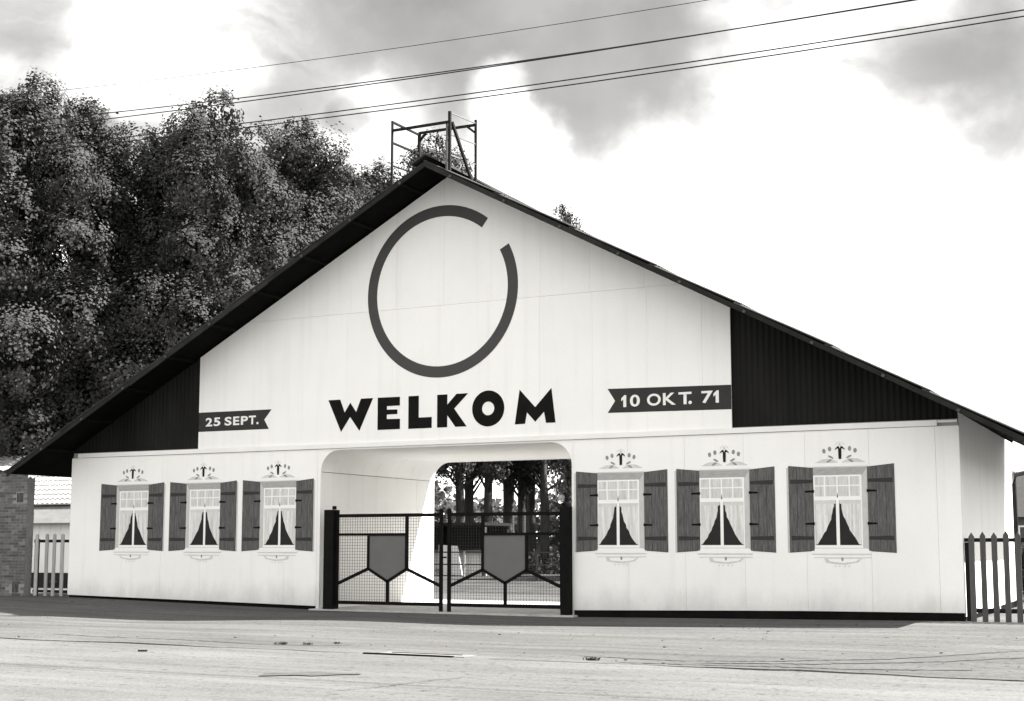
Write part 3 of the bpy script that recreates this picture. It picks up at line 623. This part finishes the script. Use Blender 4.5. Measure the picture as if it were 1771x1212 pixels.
for k in range(10):
    w = .085; u = x - 10.2; lean = random.uniform(-.014, .014); hh = random.uniform(-.015, .012)
    P([(u - w / 2, -.02), (u + w / 2, -.02), (u + w / 2 + lean, 1.33 + hh), (u + lean, 1.40 + hh), (u - w / 2 + lean, 1.33 + hh)], -.03, -.006, 'picket', M_PICKETD, FR); x += .171
MB().box(-.80, 1.0, -.005, .03, 1.235, 1.295).build('rail', M_RAIL, FR); MB().box(-.72, 1.0, -.005, .03, .13, .20).build('rail', M_RAIL, FR)
MB().box(-.80, -.73, .031, .1, -.08, 1.23).build('post', M_RAIL, FR); MB().box(.9, .98, .031, .1, -.08, 1.3).build('post', M_RAIL, FR)

# ---------------------------------------------------------------- outbuildings
OB = thing('outbuilding', 'low white shed with a pale tiled roof behind the short pale fence', 'shed', (-20, 8, 0))
bx = -26.0
while bx < -15.4:
    MB().box(bx + 20, bx + 20 + .43, 0, .03, .42, 1.93).build('wall_plank', M_SHEDW, OB); bx += .44
MB().box(-6, 4.6, .032, 4.5, .0, 1.90).build('shed_core', M_SHEDW, OB)
MB().box(-6.02, 4.62, -.01, .029, -.1, .415).build('plinth', M_DARK, OB)
m = MB(); m.add([(-6.3, -.25, 1.90), (4.85, -.25, 1.90), (4.6, .75, 2.50), (-6.3, .75, 2.50), (-6.3, -.25, 1.86), (4.85, -.25, 1.86), (4.6, .75, 2.46), (-6.3, .75, 2.46)], [(0, 1, 2, 3), (4, 7, 6, 5), (0, 4, 5, 1), (1, 5, 6, 2), (3, 2, 6, 7), (0, 3, 7, 4)]); m.build('lower_roof', M_SHEETG, OB)
for i in range(11):                              # tile courses stepping up to the ridge, hipped at the end
    z0 = 2.49 + i * .155; y0 = .55 + i * .22; xe = 3.10 - (z0 - 2.49) / .43
    m = MB(); x = -6.3
    while x < xe:
        x1 = min(x + .2, xe)
        m.add([(x, y0, z0 + .012), (x + (x1 - x) * .5, y0, z0 + .05), (x1, y0, z0 + .012), (x, y0 + .3, z0 + .19), (x + (x1 - x) * .5, y0 + .3, z0 + .215), (x1, y0 + .3, z0 + .19), (x, y0, z0 - .02), (x1, y0, z0 - .02)],
              [(0, 1, 4, 3), (1, 2, 5, 4), (6, 7, 2, 1, 0)]); x = x1 if x1 < xe - .001 else xe + 1
    m.build('tile_course', M_TILE, OB)
MB().add([(3.3, .55, 2.46), (3.3, 4.8, 2.46), (-.8, 2.9, 4.15), (-6.3, 2.9, 4.15), (-6.3, 4.8, 2.46)], [(0, 1, 2), (2, 1, 4, 3)]).build('rear_roof', M_TILE, OB)

SH = thing('open_shed', 'low flat-roofed shed with a dark open front seen through the passage', 'shed', (-17, 28, 0))
MB().box(-5, 3.4, -.4, 2.2, 2.06, 2.18).build('roof', M_DARK, SH)
for k in range(4): MB().box(-4.9 + k * 2.7, -4.75 + k * 2.7, -.2, -.05, -.1, 2.02).build('post', M_BARK, SH)
MB().box(-5, 3.3, 2.0, 2.1, -.1, 2.055).build('rear_wall', M_DARK, SH)
MB().box(-5, 3.3, 0, .08, -.1, .95).build('counter_front', M_SHEDW, SH)
MB().box(-5.1, 3.35, -.25, .2, .955, 1.03).build('counter_top', M_SHEETG, SH)
BS = thing('white_screen', 'white slanting board propped in front of the open shed', 'screen', (-15.0, 27.2, 0))
MB().prism([(-.5, 0), (.62, 0), (.38, 1.2), (-.5, 1.25)], -.03, .03).build('board', M_SHEDW, BS); MB().bar((.3, .3, 0), (.2, .03, 1.1), .06).build('prop', M_BARK, BS)
YF_ = thing('wire_fence', 'thin post-and-rail fence crossing the yard beyond the passage', 'fence', (-10, 22, 0))
for k in range(9): MB().tube([(-6 + k * 1.5, 0, -.1), (-6 + k * 1.5 + random.uniform(-.03, .03), 0, 1.05 + random.uniform(-.05, .05))], .045, 6).build('post', M_PICKETL if k % 3 == 0 else M_BARK, YF_)
for z in (.5, .95): MB().box(-6, 6, -.02, .02, z, z + .05).build('rail', M_BARK, YF_)
HS = thing('distant_house', 'dark roofed brick house with white windows beyond the pointed fence', 'house', (8.2, 49, 0))
MB().box(-3.4, 5, 0, 7, -.1, 2.7).build('wall', M_HOUSE, HS)
MB().add([(-3.7, -.4, 2.62), (5.3, -.4, 2.62), (5.3, 3.5, 5.0), (-3.7, 3.5, 5.0), (-3.7, 7.4, 2.62), (5.3, 7.4, 2.62)], [(0, 1, 2, 3), (3, 2, 5, 4), (0, 3, 4), (1, 5, 2), (0, 4, 5, 1)]).build('roof', M_HROOF, HS)
for k in range(5):
    wdw = MB().box(-3.1 + k * 1.6, -2.1 + k * 1.6, -.05, .02, 1.1, 2.2).build('window', M_FRAMEW, HS)
    for a in (0, 1): MB().box(-3.02 + k * 1.6 + a * .45, -2.64 + k * 1.6 + a * .45, -.06, -.045, 1.18, 2.12).build('pane', M_GLASS, wdw)
MB().box(2.5, 3.1, 3.2, 3.8, 4.2, 5.8).build('chimney', M_HOUSE, HS)

# ---------------------------------------------------------------- trees
def leaves_mesh(name, pts, nrm, size, m):
    n = len(pts); nr = nrm / (np.linalg.norm(nrm, axis=1, keepdims=True) + 1e-9)
    a = np.cross(nr, rng.normal(size=(n, 3))); a /= np.linalg.norm(a, axis=1, keepdims=True) + 1e-9; b = np.cross(nr, a)
    s = size[:, None]; fold = nr * s * .18
    V = np.stack([pts - a * s * .62, pts + b * s * .46 + fold, pts + a * s * .62, pts - b * s * .46 + fold], 1).reshape(-1, 3).astype(np.float32)
    me = bpy.data.meshes.new(name); me.vertices.add(4 * n); me.vertices.foreach_set('co', V.ravel())
    me.loops.add(4 * n); me.loops.foreach_set('vertex_index', np.arange(4 * n, dtype=np.int32))
    me.polygons.add(n); me.polygons.foreach_set('loop_start', np.arange(0, 4 * n, 4, dtype=np.int32))
    me.update(calc_edges=True); me.materials.append(m); return me
def tree_meshes(H, base, Rad, nlobe, nleaf, lsize, lean, kind):
    lobes = []; mb = MB()
    top = Vector((lean[0], lean[1], H))
    axis = lambda z: Vector((lean[0] * (z / H) ** 1.3 + .15 * math.sin(z * .5 + lean[0]), lean[1] * (z / H) ** 1.3, z))
    mb.tube([axis(z) for z in np.linspace(-.3, H * .94, 26)], [.30 * (H / 18) * (1 - .9 * t) + .02 for t in np.linspace(0, 1, 26)], 8)
    for i in range(nlobe):
        u = ((i + .5) / nlobe) ** .82; z = base + (H - base) * u * .97
        if kind == 'poplar': r = Rad * max(0, 1 - u ** 2.3) ** .5 * (.7 + .3 * min(1, u / .2)) + .1
        else: r = Rad * math.sin(math.pi * (.12 + .84 * u)) + .1
        az = i * 2.39996 + random.uniform(-.5, .5); rr = r * random.uniform(.5, 1.0)
        c = axis(z) + Vector((math.cos(az) * rr, math.sin(az) * rr, random.uniform(-.6, .6)))
        s = (1.2 - .5 * u) * random.uniform(.6, 1.3) * (Rad / 2.6)
        lobes.append((c, s))
        if i % 2 == 0:
            st = axis(min(H * .8, max(base * .75, z - rr * 1.3 - .8))); md = st.lerp(c, .55) + Vector((0, 0, -.15))
            mb.tube([st, md, c], [.07 * (1.2 - u) + .015, .04, .012], 5)
    # leading shoots
    for k in range(5):
        z = H * (.86 + .025 * k); lobes.append((axis(min(z, H)) + Vector((random.uniform(-.3, .3), random.uniform(-.3, .3), 0)) * (1.0 - .15 * k), .42 - .05 * k))
    if kind == 'poplar':
        for k in range(9):                      # upright plumes breaking the top outline
            az = k * 2.39996; z = H * (.70 + .028 * k); rr = (1 - (z / H)) * Rad * 1.9 + .15
            for q in range(3): lobes.append((axis(z) + Vector((math.cos(az) * rr * (1 - .22 * q), math.sin(az) * rr * (1 - .22 * q), q * .75)), .52 - .12 * q))
    wts = np.array([s ** 2.2 for c, s in lobes]); wts /= wts.sum(); cnt = np.maximum(25, (wts * nleaf).astype(int))
    PT_, NR = [], []
    for (c, s), n in zip(lobes, cnt):
        # each lobe is itself made of upright sprays
        ns = max(6, int(n / 38)); d = rng.normal(size=(ns, 3)); d /= np.linalg.norm(d, axis=1, keepdims=True); d[:, 2] = d[:, 2] * 1.0 + .15
        sp = np.array(c) + d * s * rng.uniform(.72, 1.08, (ns, 1)) * np.array([1, 1, 1.12])
        idx = rng.integers(0, ns, n); off = rng.normal(size=(n, 3)) * np.array([.14, .14, .16]) * (.7 + .4 * s)
        p = sp[idx] + off; PT_.append(p); out = d[idx] * 1.5 + rng.normal(size=(n, 3)) * .38 + np.array([0, 0, .2]); NR.append(out)
    p = np.concatenate(PT_); nr = np.concatenate(NR)
    lm = leaves_mesh('crown', p, nr, lsize * rng.uniform(.65, 1.3, len(p)), M_LEAF if kind == 'poplar' else M_LEAF2)
    o = mb.build('trunk', M_BARK, None, True); tm = o.data; bpy.data.objects.remove(o)
    return tm, lm
POP = [tree_meshes(18, b, r, n, nl, ls, l, 'poplar') for b, r, n, nl, ls, l in ((5.2, 3.2, 46, 100000, .105, (.3, .1)), (5.8, 2.8, 42, 92000, .105, (-.4, .2)), (4.2, 3.4, 50, 104000, .105, (.1, -.3)),
                                                                  (6.2, 2.4, 44, 32000, .13, (.5, 0)), (5.4, 2.3, 42, 30000, .13, (-.5, .3)))]
def tree(name, label, group, x, y, h, var, rot, lib, H0, wide=1.0, cat='tree'):
    t = thing(name, label, cat, (x, y, -.05), group); s = h / H0; t.rotation_euler = (0, 0, rot)
    tm, lm = lib[var]
    inst(tm, 'trunk', t, scale=(s * wide, s * wide, s)); inst(lm, 'crown', t, scale=(s * wide, s * wide, s)); return t
ordn = ['first', 'second', 'third', 'fourth', 'fifth', 'sixth', 'seventh', 'eighth']
front = [(-24.1, 11.4, 17.2), (-22.9, 14.2, 17.2), (-21.1, 15.9, 16.4), (-19.5, 16.6, 17.2), (-18.6, 18.2, 15.8), (-19.2, 21.0, 18.0), (-19.6, 25.0, 17.6), (-20.0, 28.6, 18.2)]
for i, (x, y, h) in enumerate(front):
    tree('poplar_tree', '%s tall poplar of the front rank, counted from the brick pier toward the roof frame' % ordn[i], 'front rank of poplars above the left roof slope', x, y, h, i % 3, i * 1.7, POP, 18, random.uniform(.95, 1.1))
for i, (x, y, h) in enumerate([(-28.5, 12.6, 13.6), (-25.2, 17.3, 12.4), (-30.5, 19.0, 13.6), (-27.0, 22.2, 14.2), (-23.8, 25.5, 14.8)]):
    tree('poplar_tree', 'poplar of the rear rank filling the gaps between the front poplars', 'rear rank of poplars above the left roof slope', x, y, h, (i + 1) % 3, i * 2.1 + 1, POP, 18, 1.0)
tree('poplar_tree', 'poplar whose top rises inside the steel frame on the roof peak', 'poplars behind the roof peak', -16.9, 28.2, 18.8, 0, .7, POP, 18, .8)
tree('poplar_tree', 'lone poplar tip showing above the right roof slope', 'poplars behind the roof peak', -14.9, 39.2, 17.9, 1, 2.2, POP, 18, .7)
right = [(-16.5, 30.6, 14.6), (-16.8, 32.4, 14.8), (-15.6, 31.9, 14.0), (-16.2, 34.9, 15.6), (-19.4, 42.0, 16.6), (-16.4, 36.8, 15.2), (-20.1, 45.0, 16.8), (-17.2, 39.8, 16.2), (-14.2, 34.6, 14.4)]
for i, (x, y, h) in enumerate(right): tree('poplar_tree', 'poplar with a long bare trunk showing through the passage beyond the gate', 'bare poplar trunks beyond the gate', x, y, h, 3 + i % 2, i * 2.3 + .4, POP, 18, random.uniform(.9, 1.05))
BR = [tree_meshes(7, 1.0, 2.4, 46, 22000, .13, (.2, .1), 'broad'), tree_meshes(7, .8, 2.1, 40, 20000, .13, (-.3, 0), 'broad')]
for i, (x, y, h, w) in enumerate([(-7.0, 25.5, 6.6, .8), (-10.4, 36, 8.2, .9), (-6.6, 31, 7.6, .9), (-12.6, 43, 8.6, .9)]):
    tree('leafy_tree', 'bushy sunlit broadleaf tree standing beyond the gate leaf with the bare trunks', 'broadleaf trees beyond the gate', x, y, h, i % 2, i * 1.9, BR, 7, w)
for i, (x, y, h) in enumerate([(8.4, 9.6, 1.1), (9.4, 11.2, 1.4)]):
    tree('shrub', 'small leafy shrub growing behind the pointed picket fence', 'shrubs behind the pointed fence', x, y, h, i % 2, i * 2.1, BR, 7, 1.3, 'shrub')
# far wood closing the view
def far_wood():
    n = 34000; a = rng.uniform(-75, 70, n); z = rng.uniform(0, 1, n) ** 1.2 * (5.4 + 1.0 * np.sin(a * .35) + .8 * np.sin(a * .9 + 1)); y = 82 + rng.normal(size=n) * 2.2
    me = leaves_mesh('far_wood', np.stack([a, y, z], 1), rng.normal(size=(n, 3)) + np.array([0, -.3, .4]), rng.uniform(.4, .8, n), M_LEAF2)
    o = bpy.data.objects.new('far_wood', me); COL.objects.link(o); tag(o, 'distant low wood closing the yard behind the tree trunks', 'wood', kind='stuff')
far_wood()
def bushes(name, n, cx, cy, sx, sy, hz, size, label):
    p = rng.normal(size=(n, 3)) * np.array([sx, sy, hz * .4]); p[:, 2] = np.abs(p[:, 2]) ; p += np.array([cx, cy, 0])
    me = leaves_mesh(name, p, rng.normal(size=(n, 3)) + np.array([0, 0, .4]), rng.uniform(.6, 1.3, n) * size, M_LEAF2); o = bpy.data.objects.new(name, me); COL.objects.link(o); return tag(o, label, 'undergrowth', kind='stuff')
bushes('undergrowth', 9000, -14, 37, 6, 2.0, .8, .16, 'rough undergrowth at the foot of the poplar trunks')
bushes('undergrowth', 9000, -27, 17, 5, 3, 1.2, .2, 'dark undergrowth below the poplars behind the tiled shed')

# ---------------------------------------------------------------- overhead wires
for i, (z0, k, r, dy) in enumerate(((7.04, .0027, .0040, 0), (6.68, .00195, .0074, .0), (6.785, .00250, .0074, .28), (6.39, .0020, .0074, 0), (6.335, .00202, .0074, .02))):
    pts = [(x, -9 + dy, z0 + k * (x - 12) ** 2) for x in np.linspace(-22, 46, 60)]
    MBo = MB().tube(pts, r, 5).build('overhead_wire', M_CABLE)
    tag(MBo, ['thin single wire highest above the gatehouse', 'overhead wire of the upper close pair above the roof', 'overhead wire of the upper close pair above the roof', 'overhead wire of the lower pair just above the roof frame', 'overhead wire of the lower pair just above the roof frame'][i], 'wire', [None, 'upper pair of wires', 'upper pair of wires', 'lower pair of wires', 'lower pair of wires'][i])
for x in (-22, 46):
    t = thing('utility_pole', 'wooden utility pole carrying the overhead wires', 'pole', (x, -8.8, 0), 'utility poles')
    MB().tube([(0, .15, -.2), (0, .15, 11)], [.14, .10], 10).build('pole_shaft', M_WOODPOLE, t)
    for z in (8.66, 9.1, 10.2): MB().box(-.05, .05, -.3, .3, z, z + .08).build('cross_arm', M_WOODPOLE, t)

# ---------------------------------------------------------------- small things on the ground
def weed(x, y, n, s, label):
    m = MB(); zb_ = gz(x, y)
    for _ in range(n):
        a = random.uniform(0, 6.28); l = s * random.uniform(.4, 1); w = .005; ox, oy = random.gauss(0, s * .75), random.gauss(0, s * .25); dx, dy = math.cos(a), math.sin(a)
        m.add([(ox - dy * w, oy + dx * w, -.01), (ox + dy * w, oy - dx * w, -.01), (ox + dx * l * .3 + dy * w * .7, oy + dy * l * .3 - dx * w * .7, l * .6), (ox + dx * l * .7, oy + dy * l * .7, l * .75)], [(0, 1, 2, 3)])
    o = m.build('weed_clump', M_WEED); o.location = (x, y, zb_); return tag(o, label, 'weed', 'weeds on the forecourt')
weed(2.28, -8.3, 60, .055, 'small dark weed clump on the forecourt at the left end of its crack')
weed(2.62, -8.2, 40, .05, 'small weed clump beside the pale scrape on the forecourt'); weed(2.85, -7.9, 24, .045, 'tiny weed clump farthest from the road edge')
weed(6.72, -8.75, 80, .05, 'dark weed clump growing at the road edge in front of the gate')
weed(-1.6, -8.9, 10, .035, 'few weed blades at the road edge in front of the left wall')
SD = thing('storm_drain', 'concrete storm drain slab with a dark slot at the road edge', 'drain', (4.75, -8.85, gz(4.75, -8.85)))
MB().box(-.62, .55, -.18, .12, -.06, .014).build('slab', M_CONC, SD); MB().box(-.5, .42, .0, .025, .0142, .02).build('slot', M_LETTER, SD)
MB().box(-.75, .42, -.235, -.183, -.03, .022).build('grate_bar', M_LETTER, SD)
for x, y, s, lb in ((1.5, -9.95, .055, 'short dark stick lying on the road'), ):
    o = MB().box(-s, s, -.012, .012, 0, .02).build('stick', M_BARK); o.location = (x, y, .004); o.rotation_euler = (0, 0, .4); tag(o, lb, 'stick')
def pebbles():
    bm = bmesh.new()
    for _ in range(150):
        x = random.uniform(-9, 11); y = random.uniform(-8.8, -.4); s = random.choice((.006, .008, .01, .012, .02))
        bmesh.ops.create_icosphere(bm, subdivisions=1, radius=s, matrix=Matrix.Translation((x, y, gz(x, y) + s * .3)) @ Matrix.Diagonal((1.3, 1, .6, 1)))
    me = bpy.data.meshes.new('loose_grit'); bm.to_mesh(me); bm.free(); me.materials.append(M_TRACK); o = bpy.data.objects.new('loose_grit', me); COL.objects.link(o); tag(o, 'loose dark grit scattered over the forecourt', 'grit', kind='stuff')
pebbles()
